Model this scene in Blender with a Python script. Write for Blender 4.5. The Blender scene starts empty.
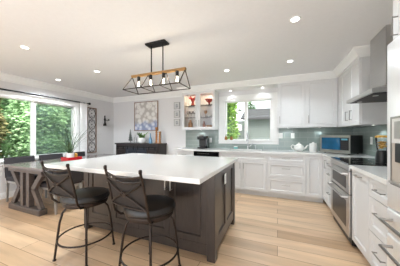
import bpy, bmesh, math, random
from mathutils import Matrix, Vector
C = bpy.context.scene
COL = C.collection
PI = math.pi
rnd = random.Random(7)

# ------------------------------------------------------------------ camera, world, big lights, exposure
YAW = 0.392
cam_d = bpy.data.cameras.new('camera')
cam = bpy.data.objects.new('camera', cam_d)
COL.objects.link(cam)
cam.location = (0, 0, 1.245)
cam.rotation_euler = (PI / 2, 0, YAW)
cam_d.sensor_width = 36
cam_d.lens = 187.3 / 400 * 36
cam_d.shift_y = 2.3 / 400
cam_d.clip_start = 0.05
C.camera = cam

w = bpy.data.worlds.new('overcast_sky')
C.world = w
w.use_nodes = True
w.node_tree.nodes['Background'].inputs[0].default_value = (0.93, 0.96, 1.0, 1)
w.node_tree.nodes['Background'].inputs[1].default_value = 2.4

def lamp(name, kind, loc, energy, size=.1, color=(1, 1, 1), rot=(0, 0, 0), sy=None, spot=None):
    d = bpy.data.lights.new(name, kind)
    d.energy = energy
    d.color = color
    if kind == 'AREA':
        d.size = size
        if sy:
            d.shape = 'RECTANGLE'; d.size_y = sy
        else:
            d.shape = 'DISK'
    elif kind == 'SUN':
        d.angle = size
    else:
        d.shadow_soft_size = size
    if spot:
        d.spot_size = spot; d.spot_blend = .45
    o = bpy.data.objects.new(name, d)
    o.location = loc; o.rotation_euler = rot
    COL.objects.link(o)
    return o

lamp('sun_light', 'SUN', (-3, -6, 9), 14.0, .6, (1, .96, .9), (math.radians(46), 0, math.radians(58)))
# added fill light, unseen behind the camera, aimed up to brighten the ceiling
lamp('ceiling_fill', 'AREA', (-1.3, -1.7, .8), 38, 2.8, (.78, .9, 1), (math.radians(166), 0, 0))

C.view_settings.view_transform = 'Standard'
C.view_settings.look = 'None'
C.view_settings.gamma = 1
C.view_settings.use_curve_mapping = False
C.view_settings.exposure = 0.31

# ------------------------------------------------------------------ materials
def srgb(r, g, b):
    f = lambda c: (c / 255 / 12.92) if c / 255 <= .04045 else ((c / 255 + .055) / 1.055) ** 2.4
    return (f(r), f(g), f(b), 1)

def mat(name, col, rough=.5, metal=0., var=.06, scale=8., bump=0., coat=0., stretch=None, spec=.5, detail=3):
    m = bpy.data.materials.new(name); m.use_nodes = True
    nt = m.node_tree; N = nt.nodes; L = nt.links
    p = N['Principled BSDF']
    p.inputs['Roughness'].default_value = rough
    p.inputs['Metallic'].default_value = metal
    p.inputs['Coat Weight'].default_value = coat
    p.inputs['Specular IOR Level'].default_value = spec
    tc = N.new('ShaderNodeTexCoord'); mp = N.new('ShaderNodeMapping')
    L.new(tc.outputs['Object'], mp.inputs[0])
    if stretch: mp.inputs['Scale'].default_value = stretch
    nz = N.new('ShaderNodeTexNoise'); nz.inputs['Scale'].default_value = scale; nz.inputs['Detail'].default_value = detail
    L.new(mp.outputs[0], nz.inputs['Vector'])
    mr = N.new('ShaderNodeMapRange')
    mr.inputs['From Min'].default_value = .3; mr.inputs['From Max'].default_value = .7
    mr.inputs['To Min'].default_value = 1 - var; mr.inputs['To Max'].default_value = 1 + var
    L.new(nz.outputs[0], mr.inputs[0])
    mx = N.new('ShaderNodeVectorMath'); mx.operation = 'SCALE'
    mx.inputs[0].default_value = col[:3]
    L.new(mr.outputs[0], mx.inputs['Scale'])
    L.new(mx.outputs[0], p.inputs['Base Color'])
    if bump:
        bp = N.new('ShaderNodeBump'); bp.inputs['Strength'].default_value = bump; bp.inputs['Distance'].default_value = .004
        L.new(nz.outputs[0], bp.inputs['Height']); L.new(bp.outputs[0], p.inputs['Normal'])
    return m

def emit(name, col, s):
    m = bpy.data.materials.new(name); m.use_nodes = True
    nt = m.node_tree; nt.nodes.clear()
    e = nt.nodes.new('ShaderNodeEmission'); o = nt.nodes.new('ShaderNodeOutputMaterial')
    e.inputs[0].default_value = (*col, 1); e.inputs[1].default_value = s
    nt.links.new(e.outputs[0], o.inputs[0])
    return m

def glassy(name, tint=(1, 1, 1), gloss=.08, rough=.02):
    m = bpy.data.materials.new(name); m.use_nodes = True
    nt = m.node_tree; nt.nodes.clear(); N = nt.nodes
    t = N.new('ShaderNodeBsdfTransparent'); t.inputs[0].default_value = (*tint, 1)
    g = N.new('ShaderNodeBsdfGlossy'); g.inputs['Roughness'].default_value = rough
    fr = N.new('ShaderNodeFresnel'); fr.inputs[0].default_value = 1.35
    mx = N.new('ShaderNodeMixShader'); o = N.new('ShaderNodeOutputMaterial')
    mm = N.new('ShaderNodeMath'); mm.operation = 'MULTIPLY'; mm.inputs[1].default_value = gloss * 12
    nt.links.new(fr.outputs[0], mm.inputs[0])
    nt.links.new(mm.outputs[0], mx.inputs[0]); nt.links.new(t.outputs[0], mx.inputs[1]); nt.links.new(g.outputs[0], mx.inputs[2])
    nt.links.new(mx.outputs[0], o.inputs[0])
    return m

def brickmat(name, c1, c2, mortar, bw, bh, ms, rough, axes, off=.5, noise=0., nscale=(1, 1, 1), bias=0., bump=.0):
    m = bpy.data.materials.new(name); m.use_nodes = True
    nt = m.node_tree; N = nt.nodes; L = nt.links; p = N['Principled BSDF']
    p.inputs['Roughness'].default_value = rough
    tc = N.new('ShaderNodeTexCoord'); sp = N.new('ShaderNodeSeparateXYZ'); cb = N.new('ShaderNodeCombineXYZ')
    L.new(tc.outputs['Object'], sp.inputs[0])
    L.new(sp.outputs[axes[0]], cb.inputs[0]); L.new(sp.outputs[axes[1]], cb.inputs[1])
    b = N.new('ShaderNodeTexBrick')
    b.inputs['Color1'].default_value = c1; b.inputs['Color2'].default_value = c2; b.inputs['Mortar'].default_value = mortar
    b.inputs['Scale'].default_value = 1; b.inputs['Mortar Size'].default_value = ms
    b.inputs['Brick Width'].default_value = bw; b.inputs['Row Height'].default_value = bh; b.inputs['Bias'].default_value = bias
    b.offset = off
    L.new(cb.outputs[0], b.inputs[0])
    out = b.outputs[0]
    if noise:
        mp = N.new('ShaderNodeMapping'); mp.inputs['Scale'].default_value = nscale; L.new(tc.outputs['Object'], mp.inputs[0])
        nz = N.new('ShaderNodeTexNoise'); nz.inputs['Scale'].default_value = 1; nz.inputs['Detail'].default_value = 6
        L.new(mp.outputs[0], nz.inputs[0])
        mr = N.new('ShaderNodeMapRange'); mr.inputs['From Min'].default_value = .3; mr.inputs['From Max'].default_value = .7
        mr.inputs['To Min'].default_value = 1 - noise; mr.inputs['To Max'].default_value = 1 + noise
        L.new(nz.outputs[0], mr.inputs[0])
        mx = N.new('ShaderNodeVectorMath'); mx.operation = 'SCALE'
        L.new(out, mx.inputs[0]); L.new(mr.outputs[0], mx.inputs['Scale']); out = mx.outputs[0]
    L.new(out, p.inputs['Base Color'])
    return m

M = {}
M['wall'] = mat('grey_wall_paint', srgb(222, 221, 221), .85, var=.015, scale=40, bump=.05)
M['ceil'] = mat('ceiling_paint', srgb(228, 228, 229), .9, var=.012, scale=30, bump=.06)
M['trim'] = mat('white_trim_paint', srgb(240, 240, 238), .45, var=.01, scale=12)
M['cab'] = mat('white_cabinet_lacquer', srgb(217, 217, 217), .38, var=.01, scale=10)
M['quartz'] = mat('white_quartz', srgb(226, 226, 224), .12, var=.03, scale=60, coat=.2, detail=8)
M['island'] = mat('espresso_oak', srgb(54, 47, 44), .3, coat=.12, var=.18, scale=6, stretch=(9, 9, 1.2), detail=6)
M['steel'] = mat('brushed_steel', srgb(190, 188, 186), .3, 1., var=.05, scale=4, stretch=(1, 1, 60))
M['steel_light'] = mat('fridge_steel', srgb(246, 247, 248), .3, .6, var=.03, scale=4, stretch=(60, 60, 1))
M['nickel'] = mat('brushed_nickel', srgb(152, 150, 146), .3, 1., var=.04, scale=30)
M['chrome'] = mat('chrome', srgb(215, 216, 218), .12, 1., var=.02, scale=20)
M['blackglass'] = mat('black_glass', srgb(14, 15, 17), .06, var=.05, scale=10, coat=.5)
M['ovenglass'] = mat('oven_window_glass', srgb(48, 42, 38), .28, var=.08, scale=6, spec=.25)
M['black'] = mat('black_plastic', srgb(22, 22, 23), .38, var=.1, scale=30)
M['blackmetal'] = mat('black_metal', srgb(26, 26, 28), .45, .4, var=.1, scale=30)
M['bronze'] = mat('dark_bronze', srgb(52, 43, 38), .42, .6, var=.22, scale=25, bump=.1)
M['brownpanel'] = mat('brown_backrest_leather', srgb(34, 28, 26), .7, var=.22, scale=18, bump=.2)
M['leather'] = mat('black_leather', srgb(26, 24, 24), .33, var=.12, scale=60, bump=.15)
M['charcoal'] = mat('charcoal_fabric', srgb(50, 47, 50), .8, var=.12, scale=120, bump=.2)
M['tablewood'] = mat('weathered_grey_wood', srgb(88, 79, 75), .34, var=.22, scale=5, stretch=(10, 1, 10), detail=6)
M['tabletop'] = mat('grey_wood_reflection_tone', srgb(122, 114, 112), .2, var=.15, scale=5, stretch=(10, 1, 10), detail=6)  # table wood in a lighter colour, standing in for reflected window light
M['silver'] = mat('silver_leg_paint', srgb(170, 168, 166), .35, .5, var=.05, scale=20)
M['buffet'] = mat('black_brown_wood', srgb(46, 38, 37), .35, var=.2, scale=6, stretch=(1.2, 9, 9), detail=5)
M['buffetblue'] = mat('charcoal_barn_door', srgb(44, 48, 58), .4, var=.2, scale=6, stretch=(9, 9, 1), detail=5)
M['goldwood'] = mat('gold_oak_bar', srgb(140, 106, 60), .45, var=.2, scale=8, stretch=(1, 9, 9))
M['glass'] = glassy('clear_glass')
M['winglass'] = glassy('window_glass', (.97, .985, .98), .06)
M['curtain'] = mat('white_curtain', srgb(240, 239, 238), .9, var=.03, scale=60)
M['red'] = mat('red_lacquer', srgb(190, 22, 34), .35, var=.08, scale=8)
M['redglass'] = mat('red_art_glass', srgb(150, 30, 24), .2, var=.25, scale=25)
M['white_cer'] = mat('white_ceramic', srgb(236, 236, 232), .18, var=.02, scale=10)
M['leaf'] = mat('leaf_green', srgb(96, 136, 62), .5, var=.35, scale=14)
M['grassleaf'] = mat('grass_leaf_green', srgb(64, 88, 50), .5, var=.3, scale=9)
M['copper'] = mat('copper', srgb(176, 112, 84), .35, .8, var=.1, scale=20)
M['tanwood'] = mat('turned_tan_wood', srgb(168, 118, 70), .5, var=.25, scale=12, stretch=(4, 4, 1))
M['blueglass'] = mat('blue_glass', srgb(120, 160, 190), .1, var=.1, scale=12)
M['greysculpt'] = mat('pewter', srgb(120, 124, 122), .4, .5, var=.15, scale=30)
M['iron'] = mat('wrought_iron', srgb(46, 43, 42), .5, .5, var=.12, scale=30)
M['pale'] = mat('pale_panel', srgb(214, 214, 212), .6, var=.03, scale=20)
M['framewood'] = mat('tan_frame_wood', srgb(132, 104, 86), .5, var=.15, scale=20)
M['photo'] = mat('photo_print', srgb(178, 180, 182), .4, var=.4, scale=22)
M['plate'] = mat('outlet_plastic', srgb(240, 240, 238), .35, var=.01, scale=10)
M['pasta'] = mat('golden_pasta', srgb(200, 154, 60), .5, var=.35, scale=45)
M['teal'] = mat('teal_plastic', srgb(92, 178, 176), .3, var=.05, scale=10)
M['amber'] = mat('amber_bottle', srgb(150, 104, 60), .25, var=.15, scale=14)
M['lamp_on'] = emit('led_lamp', (1, .98, .94), 7)
M['bulb'] = emit('filament_glow', (1, .86, .62), 9)
M['display'] = emit('clock_display', (.3, .8, 1), .3)
M['hedge'] = mat('hedge_leaves', srgb(150, 184, 136), .65, var=.35, scale=1.6, detail=6)
M['hedge2'] = mat('cedar_leaves', srgb(116, 152, 52), .65, var=.35, scale=5, detail=5)
M['hedge3'] = mat('conifer_leaves', srgb(156, 186, 152), .65, var=.4, scale=1.8, detail=6)
M['hedge4'] = mat('dry_branch_leaves', srgb(128, 124, 84), .65, var=.5, scale=2.5, detail=6)
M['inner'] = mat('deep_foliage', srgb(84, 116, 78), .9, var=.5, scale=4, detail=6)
M['bark'] = mat('bark', srgb(92, 74, 58), .9, var=.3, scale=12, bump=.4)
M['shingle'] = brickmat('roof_shingles', srgb(44, 46, 47), srgb(38, 40, 41), srgb(28, 29, 30), .3, .16, .012, .9, (0, 1), noise=.1, nscale=(5, 5, 5))
M['siding'] = brickmat('lap_siding', srgb(104, 110, 108), srgb(98, 104, 102), srgb(70, 74, 74), 4, .13, .012, .8, (0, 2))
M['ground'] = mat('lawn', srgb(96, 116, 70), .95, var=.3, scale=6)
M['floor'] = brickmat('oak_planks', srgb(222, 192, 158), srgb(188, 154, 120), srgb(134, 104, 80), 1.9, .19, .0026, .3, (0, 1), off=.37, noise=.16, nscale=(1.2, 9, 1), bias=-.05)
M['splash'] = brickmat('glass_tile', srgb(146, 158, 152), srgb(134, 147, 142), srgb(164, 172, 166), .3, .1, .0035, .12, (0, 2), noise=.05, nscale=(4, 4, 4))
M['splash_r'] = brickmat('glass_tile_right', srgb(146, 158, 152), srgb(134, 147, 142), srgb(164, 172, 166), .3, .1, .0035, .12, (1, 2), noise=.05, nscale=(4, 4, 4))

def screenmat():
    m = bpy.data.materials.new('insect_screen'); m.use_nodes = True
    nt = m.node_tree; nt.nodes.clear(); N = nt.nodes
    t = N.new('ShaderNodeBsdfTransparent'); d = N.new('ShaderNodeBsdfDiffuse'); d.inputs[0].default_value = srgb(118, 132, 134)
    mx = N.new('ShaderNodeMixShader'); mx.inputs[0].default_value = .3; o = N.new('ShaderNodeOutputMaterial')
    nt.links.new(t.outputs[0], mx.inputs[1]); nt.links.new(d.outputs[0], mx.inputs[2]); nt.links.new(mx.outputs[0], o.inputs[0])
    return m
M['screen'] = screenmat()

def canvasmat():
    m = bpy.data.materials.new('floral_canvas'); m.use_nodes = True
    nt = m.node_tree; N = nt.nodes; L = nt.links; p = N['Principled BSDF']; p.inputs['Roughness'].default_value = .8
    tc = N.new('ShaderNodeTexCoord')
    v = N.new('ShaderNodeTexVoronoi'); v.inputs['Scale'].default_value = 8
    L.new(tc.outputs['Object'], v.inputs['Vector'])
    r = N.new('ShaderNodeValToRGB')
    r.color_ramp.elements[0].position = .05; r.color_ramp.elements[0].color = srgb(196, 180, 150)
    r.color_ramp.elements[1].position = .16; r.color_ramp.elements[1].color = srgb(236, 234, 230)
    e = r.color_ramp.elements.new(.48); e.color = srgb(226, 222, 218)
    e = r.color_ramp.elements.new(.66); e.color = srgb(192, 186, 180)
    L.new(v.outputs['Distance'], r.inputs[0])
    r2 = N.new('ShaderNodeValToRGB')
    r2.color_ramp.elements[0].position = .1; r2.color_ramp.elements[0].color = srgb(226, 230, 238)
    r2.color_ramp.elements[1].position = .6; r2.color_ramp.elements[1].color = srgb(136, 150, 186)
    L.new(v.outputs['Distance'], r2.inputs[0])
    sp = N.new('ShaderNodeSeparateXYZ'); L.new(tc.outputs['Object'], sp.inputs[0])
    nz = N.new('ShaderNodeTexNoise'); nz.inputs['Scale'].default_value = 5; L.new(tc.outputs['Object'], nz.inputs[0])
    ad = N.new('ShaderNodeMath'); ad.operation = 'MULTIPLY_ADD'; ad.inputs[1].default_value = .35
    L.new(nz.outputs[0], ad.inputs[0]); L.new(sp.outputs[2], ad.inputs[2])
    mr = N.new('ShaderNodeMapRange'); mr.inputs['From Min'].default_value = .47; mr.inputs['From Max'].default_value = .37
    mr.inputs['To Min'].default_value = 0; mr.inputs['To Max'].default_value = .9
    L.new(ad.outputs[0], mr.inputs[0])
    mx = N.new('ShaderNodeMix'); mx.data_type = 'RGBA'
    L.new(mr.outputs[0], mx.inputs[0]); L.new(r.outputs[0], mx.inputs[6]); L.new(r2.outputs[0], mx.inputs[7])
    L.new(mx.outputs[2], p.inputs['Base Color'])
    return m
M['canvas'] = canvasmat()

# ------------------------------------------------------------------ mesh helpers
class MB:
    def __init__(s, xf=None):
        s.bm = bmesh.new(); s.xf = xf or Matrix()
    def _v(s, p):
        return s.bm.verts.new(s.xf @ Vector(p))
    def box(s, x0, x1, y0, y1, z0, z1, bev=0., seg=2, rot=None):
        P = [(x0, y0, z0), (x1, y0, z0), (x1, y1, z0), (x0, y1, z0), (x0, y0, z1), (x1, y0, z1), (x1, y1, z1), (x0, y1, z1)]
        if rot is not None:
            c = Vector(((x0 + x1) / 2, (y0 + y1) / 2, (z0 + z1) / 2))
            P = [c + rot @ (Vector(p) - c) for p in P]
        v = [s._v(p) for p in P]
        F = [s.bm.faces.new([v[i] for i in f]) for f in ((3, 2, 1, 0), (4, 5, 6, 7), (0, 1, 5, 4), (1, 2, 6, 5), (2, 3, 7, 6), (3, 0, 4, 7))]
        if bev:
            es = list({e for f in F for e in f.edges})
            bmesh.ops.bevel(s.bm, geom=es, offset=bev, segments=seg, affect='EDGES', profile=.5)
        return s
    def bar(s, a, b, wx, wy):
        a, b = Vector(a), Vector(b)
        d = (b - a); l = d.length; q = d.to_track_quat('Z', 'Y').to_matrix().to_4x4()
        m = Matrix.Translation(a) @ q
        v = [s._v(m @ Vector(p)) for p in ((-wx, -wy, 0), (wx, -wy, 0), (wx, wy, 0), (-wx, wy, 0), (-wx, -wy, l), (wx, -wy, l), (wx, wy, l), (-wx, wy, l))]
        for f in ((3, 2, 1, 0), (4, 5, 6, 7), (0, 1, 5, 4), (1, 2, 6, 5), (2, 3, 7, 6), (3, 0, 4, 7)):
            s.bm.faces.new([v[i] for i in f])
        return s
    def tube(s, pts, r, n=8, closed=False):
        pts = [Vector(p) for p in pts]; k = len(pts)
        rs = r if isinstance(r, (list, tuple)) else [r] * k
        rings = []; up = None
        for i, p in enumerate(pts):
            if closed: t = pts[(i + 1) % k] - pts[i - 1]
            else: t = pts[min(i + 1, k - 1)] - pts[max(i - 1, 0)]
            t.normalize()
            if up is None:
                up = Vector((0, 0, 1)) if abs(t.z) < .9 else Vector((1, 0, 0))
            a = (up - t * up.dot(t)).normalized(); b = t.cross(a); up = a
            rings.append([s._v(p + (a * math.cos(2 * PI * j / n) + b * math.sin(2 * PI * j / n)) * rs[i]) for j in range(n)])
        for i in range(k if closed else k - 1):
            A, B = rings[i], rings[(i + 1) % k]
            for j in range(n):
                s.bm.faces.new((A[j], A[(j + 1) % n], B[(j + 1) % n], B[j]))
        if not closed:
            s.bm.faces.new(rings[0][::-1]); s.bm.faces.new(rings[-1])
        return s
    def lathe(s, prof, c=(0, 0, 0), n=24, axis=None, ring=False):
        rings = []
        R = axis or Matrix()
        for r, z in prof:
            if r < 1e-5: rings.append([s._v(Vector(c) + (R @ Vector((0, 0, z))))])
            else: rings.append([s._v(Vector(c) + (R @ Vector((r * math.cos(2 * PI * j / n), r * math.sin(2 * PI * j / n), z)))) for j in range(n)])
        for A, B in zip(rings, rings[1:]):
            for j in range(n):
                q = []
                for v in (A[j % len(A)], A[(j + 1) % n % len(A)], B[(j + 1) % n % len(B)], B[j % len(B)]):
                    if v not in q: q.append(v)
                if len(q) > 2: s.bm.faces.new(q)
        if ring: return s
        if len(rings[0]) > 2: s.bm.faces.new(rings[0][::-1])
        if len(rings[-1]) > 2: s.bm.faces.new(rings[-1])
        return s
    def prism(s, poly, f0, f1):
        """poly: list of 2D points; f0,f1 map a 2D point to 3D for the two ends"""
        A = [s._v(f0(*p)) for p in poly]; B = [s._v(f1(*p)) for p in poly]; n = len(poly)
        s.bm.faces.new(A[::-1]); s.bm.faces.new(B)
        for i in range(n): s.bm.faces.new((A[i], A[(i + 1) % n], B[(i + 1) % n], B[i]))
        return s
    def shaker(s, w, h, t=.02, fr=.06, rec=.012, fields=None, sl=.010):
        """door leaf: x 0..w, z 0..h, front at y=0 facing -y, sunk fields with a sloped inner edge"""
        s.box(0, w, rec + .001, t, 0, h)
        fields = fields or [(fr, w - fr, fr, h - fr)]
        xs = sorted({0, w} | {a for f in fields for a in f[:2]})
        zs = sorted({0, h} | {a for f in fields for a in f[2:]})
        for i in range(len(xs) - 1):
            for j in range(len(zs) - 1):
                cx, cz = (xs[i] + xs[i + 1]) / 2, (zs[j] + zs[j + 1]) / 2
                if any(f[0] < cx < f[1] and f[2] < cz < f[3] for f in fields): continue
                s.box(xs[i], xs[i + 1], 0, rec + .001, zs[j], zs[j + 1])
        for x0, x1, z0, z1 in fields:
            A = [s._v(p) for p in ((x0, 0, z0), (x1, 0, z0), (x1, 0, z1), (x0, 0, z1))]
            B = [s._v(p) for p in ((x0 + sl, rec + .001, z0 + sl), (x1 - sl, rec + .001, z0 + sl), (x1 - sl, rec + .001, z1 - sl), (x0 + sl, rec + .001, z1 - sl))]
            for k in range(4): s.bm.faces.new((A[k], A[(k + 1) % 4], B[(k + 1) % 4], B[k]))
        bmesh.ops.remove_doubles(s.bm, verts=s.bm.verts, dist=1e-5)
        return s
    def build(s, name, m, parent=None, smooth=False, local=False):
        me = bpy.data.meshes.new(name)
        if parent is not None and not local:
            r = parent
            while r.parent: r = r.parent
            s.bm.transform(Matrix.Translation(-r.location))
        bmesh.ops.recalc_face_normals(s.bm, faces=s.bm.faces)
        s.bm.to_mesh(me); s.bm.free()
        me.materials.append(M[m] if isinstance(m, str) else m)
        if smooth:
            me.shade_smooth()
            me.set_sharp_from_angle(angle=math.radians(40))
        o = bpy.data.objects.new(name, me); COL.objects.link(o)
        if parent is not None: o.parent = parent
        return o

def tag(o, label, cat, group=None):
    o['label'] = label; o['category'] = cat
    if group: o['group'] = group
    return o
def thing(name, label, cat, loc, rz=0, group=None):
    o = bpy.data.objects.new(name, None); COL.objects.link(o)
    o.empty_display_size = .1
    o.location = loc; o.rotation_euler = (0, 0, rz)
    return tag(o, label, cat, group)
def struct(o):
    o['kind'] = 'structure'; return o
def dup(o, parent=None):
    c = o.copy(); COL.objects.link(c)
    if parent is not None: c.parent = parent
    for ch in [x for x in bpy.data.objects if x.parent == o]: dup(ch, c)
    return c
def copy_thing(root, loc, rz, label):
    c = dup(root); c.location = loc; c.rotation_euler = (0, 0, rz); c['label'] = label
    return c
def arc(c, r, a0, a1, n, f):
    return [f(c[0] + r * math.cos(a0 + (a1 - a0) * i / n), c[1] + r * math.sin(a0 + (a1 - a0) * i / n)) for i in range(n + 1)]

# frames of the two cabinet runs:  u to the viewer's right, v into the wall, z up
def FY(x0, yf, z0): return Matrix.Translation((x0, yf, z0))
def FX(xf, y1, z0): return Matrix.Translation((xf, y1, z0)) @ Matrix(((0, 1, 0, 0), (-1, 0, 0, 0), (0, 0, 1, 0), (0, 0, 0, 1)))

# ------------------------------------------------------------------ the setting
WX, WR, BY, H, FRONT = -4.97, 1.39, 4.60, 2.45, -2.6
struct(MB().box(WX - .12, WR + .12, FRONT, BY + .12, -.1, 0).build('floor', 'floor'))
struct(MB().box(WX - .12, WR + .12, FRONT, BY + .12, H, H + .1).build('ceiling', 'ceil'))
wy0, wy1, wz0, wz1 = .30, 3.36, .74, 2.03        # left window opening
b = MB()
b.box(WX - .12, WX, FRONT, wy0, 0, H); b.box(WX - .12, WX, wy1, BY, 0, H)
b.box(WX - .12, WX, wy0, wy1, 0, wz0); b.box(WX - .12, WX, wy0, wy1, wz1, H)
struct(b.build('wall_left', 'wall'))
bx0, bx1, bz0, bz1 = -1.24, -.11, 1.11, 2.10     # sink window opening
b = MB()
b.box(WX - .12, bx0, BY, BY + .12, 0, H); b.box(bx1, WR + .12, BY, BY + .12, 0, H)
b.box(bx0, bx1, BY, BY + .12, 0, bz0); b.box(bx0, bx1, BY, BY + .12, bz1, H)
struct(b.build('wall_back', 'wall'))
struct(MB().box(WR, WR + .12, FRONT, BY, 0, H).build('wall_right', 'wall'))

# crown mouldings
CP = [(0, 0), (.028, 0), (.03, .018), (.018, .024), (.05, .055), (.085, .10), (.105, .115), (.105, .14), (0, .14)]
def crown(name, segs):
    b = MB()
    for kind, pos, a0, a1, z in segs:
        hz = H - z
        pr = [(p[0], p[1] / .14 * hz) for p in CP]
        if kind == 'Y-': b.prism(pr, lambda d, h: (a0[0] + (a0[1] * d), pos - d, z + h), lambda d, h: (a1[0] + (a1[1] * d), pos - d, z + h))
        if kind == 'X+': b.prism(pr, lambda d, h: (pos + d, a0[0] + a0[1] * d, z + h), lambda d, h: (pos + d, a1[0] + a1[1] * d, z + h))
        if kind == 'X-': b.prism(pr, lambda d, h: (pos - d, a0[0] + a0[1] * d, z + h), lambda d, h: (pos - d, a1[0] + a1[1] * d, z + h))
    return struct(b.build(name, 'trim'))
crown('trim_1', [('X+', WX, (FRONT, 0), (BY, -1), 2.31)])
crown('trim_2', [('Y-', BY, (WX, 1), (-2.27, -1), 2.31)])
UF = 4.27   # upper cabinet front on the back wall
UX = 1.06   # upper cabinet front on the right wall
crown('trim_3', [('X-', -2.27, (UF, -1), (BY, 0), 2.33), ('Y-', UF, (-2.27, -1), (UX, -1), 2.33), ('X-', UX, (UF, -1), (3.26, -1), 2.33), ('Y-', 3.26, (UX, -1), (WR, 0), 2.33)])
# baseboards
BP = [(0, 0), (.016, 0), (.016, .09), (.008, .12), (0, .12)]
b = MB(); b.prism(BP, lambda d, h: (WX + d, FRONT, h), lambda d, h: (WX + d, BY, h)); struct(b.build('baseboard_left', 'trim'))
b = MB(); b.prism(BP, lambda d, h: (WX + .016, BY - d, h), lambda d, h: (-2.32, BY - d, h)); struct(b.build('baseboard_back', 'trim'))
# soffit over the sink window
struct(MB().box(-1.38, 0.0, UF, BY, 2.335, H).build('ceiling_soffit', 'trim'))
# glass tile splashbacks
b = MB(); b.box(-2.32, bx0 - .15, BY - .012, BY, .92, 1.385); b.box(bx0 - .15, bx1 + .14, BY - .012, BY, .92, 1.035); b.box(bx1 + .14, WR, BY - .012, BY, .92, 1.405)
struct(b.build('wall_back_tile', 'splash'))
b = MB(); b.box(WR - .012, WR, 1.70, BY - .012, .92, 1.395); b.box(WR - .012, WR, 2.44, 3.27, 1.395, 1.9)
struct(b.build('wall_right_tile', 'splash_r'))

# left window
win = bpy.data.objects.new('window_1', None); COL.objects.link(win); struct(win); win.location = (WX, (wy0 + wy1) / 2, wz0)
b = MB()  # casing and frame
b.box(WX - .005, WX + .02, wy0 - .08, wy0 + .02, wz0 - .06, wz1 + .08); b.box(WX - .005, WX + .02, wy1 - .02, wy1 + .08, wz0 - .06, wz1 + .08)
b.box(WX - .005, WX + .022, wy0 - .08, wy1 + .08, wz1 - .02, wz1 + .085)
b.box(WX - .005, WX + .022, wy0 - .08, wy1 + .08, wz0 - .09, wz0 + .01)
b.box(WX - .12, WX, wy0, wy0 + .05, wz0, wz1); b.box(WX - .12, WX, wy1 - .05, wy1, wz0, wz1)
b.box(WX - .12, WX, wy0, wy1, wz0, wz0 + .04); b.box(WX - .12, WX, wy0, wy1, wz1 - .04, wz1)
b.build('frame', 'trim', win)
MB().box(WX - .01, WX + .06, wy0 - .1, wy1 + .1, wz0 - .025, wz0 + .0).build('sill', 'trim', win)
b = MB()
b.box(WX - .085, WX - .035, 2.39, 2.475, wz0 + .04, wz1 - .04); b.box(WX - .085, WX - .035, 1.33, 1.41, wz0 + .04, wz1 - .04)
b.build('mullion', 'trim', win)
b = MB(); b.box(WX - .064, WX - .058, wy0 + .05, wy1 - .05, wz0 + .04, wz1 - .04); b.build('pane', 'winglass', win)
b = MB()
for y in (2.475, wy1 - .075): b.box(WX - .095, WX - .075, y, y + .025, wz0 + .04, wz1 - .04)
for z in (wz0 + .04, wz1 - .065): b.box(WX - .095, WX - .075, 2.475, wy1 - .05, z, z + .025)
b.build('screen_frame', 'trim', win)
MB().box(WX - .088, WX - .087, 2.5, wy1 - .075, wz0 + .065, wz1 - .065).build('insect_screen', 'screen', win)

# sink window
win2 = bpy.data.objects.new('window_2', None); COL.objects.link(win2); struct(win2); win2.location = ((bx0 + bx1) / 2, BY, bz0)
b = MB()
b.box(bx0 - .13, bx0 + .01, BY - .022, BY + .005, 1.04, 2.22); b.box(bx1 - .01, bx1 + .12, BY - .022, BY + .005, 1.04, 2.22)
b.box(bx0 + .01, bx1 - .01, BY - .022, BY + .005, bz1 - .01, 2.22); b.box(bx0 + .01, bx1 - .01, BY - .022, BY + .005, 1.04, bz0 + .01)
b.box(bx0, bx0 + .045, BY, BY + .12, bz0, bz1); b.box(bx1 - .045, bx1, BY, BY + .12, bz0, bz1)
b.box(bx0, bx1, BY, BY + .12, bz0, bz0 + .04); b.box(bx0, bx1, BY, BY + .12, bz1 - .035, bz1)
b.build('frame', 'trim', win2)
MB().box(bx0 - .14, bx1 + .13, BY - .06, BY + .02, 1.11, 1.13, .004).build('sill', 'trim', win2)
MB().box(-.745, -.665, BY + .03, BY + .09, bz0 + .04, bz1 - .035).build('mullion', 'trim', win2)
MB().box(bx0 + .045, bx1 - .045, BY + .058, BY + .063, bz0 + .04, bz1 - .035).build('pane', 'winglass', win2)

# ------------------------------------------------------------------ outside
struct(MB().box(-16, 8, BY + .12, 22, -.5, -.4).build('ground_back', 'ground'))
struct(MB().box(-16, WX - .12, -8, BY + .12, -.5, -.4).build('ground_left', 'ground'))

def foliage(b, c, rad, n, size, seed, cone=False, surf=.55):
    r = random.Random(seed)
    for i in range(n):
        while True:
            v = Vector((r.uniform(-1, 1), r.uniform(-1, 1), r.uniform(-1, 1)))
            if .05 < v.length < 1: break
        v = v.normalized() * (surf + (1 - surf) * r.random())
        if cone:
            k = (1 - v.z) / 2 * 1.1 + .08
            v = Vector((v.x * k, v.y * k, v.z))
        lump = 1 + .16 * math.sin(v.x * 9 + seed) * math.sin(v.y * 8 + 2 * seed) + .14 * math.sin(v.z * 11 + seed)
        p = Vector(c) + Vector((v.x * rad[0] * lump, v.y * rad[1] * lump, v.z * rad[2]))
        s = size * r.uniform(.6, 1.4)
        q = Matrix.Rotation(r.uniform(0, 6.28), 3, 'Z') @ Matrix.Rotation(r.uniform(-1.2, 1.2), 3, 'X')
        P = [q @ Vector(a) * s + p for a in ((-.5, 0, 0), (0, -.28, .1), (.6, 0, -.12), (0, .28, .1))]
        b.bm.faces.new([b._v(a) for a in P])

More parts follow.
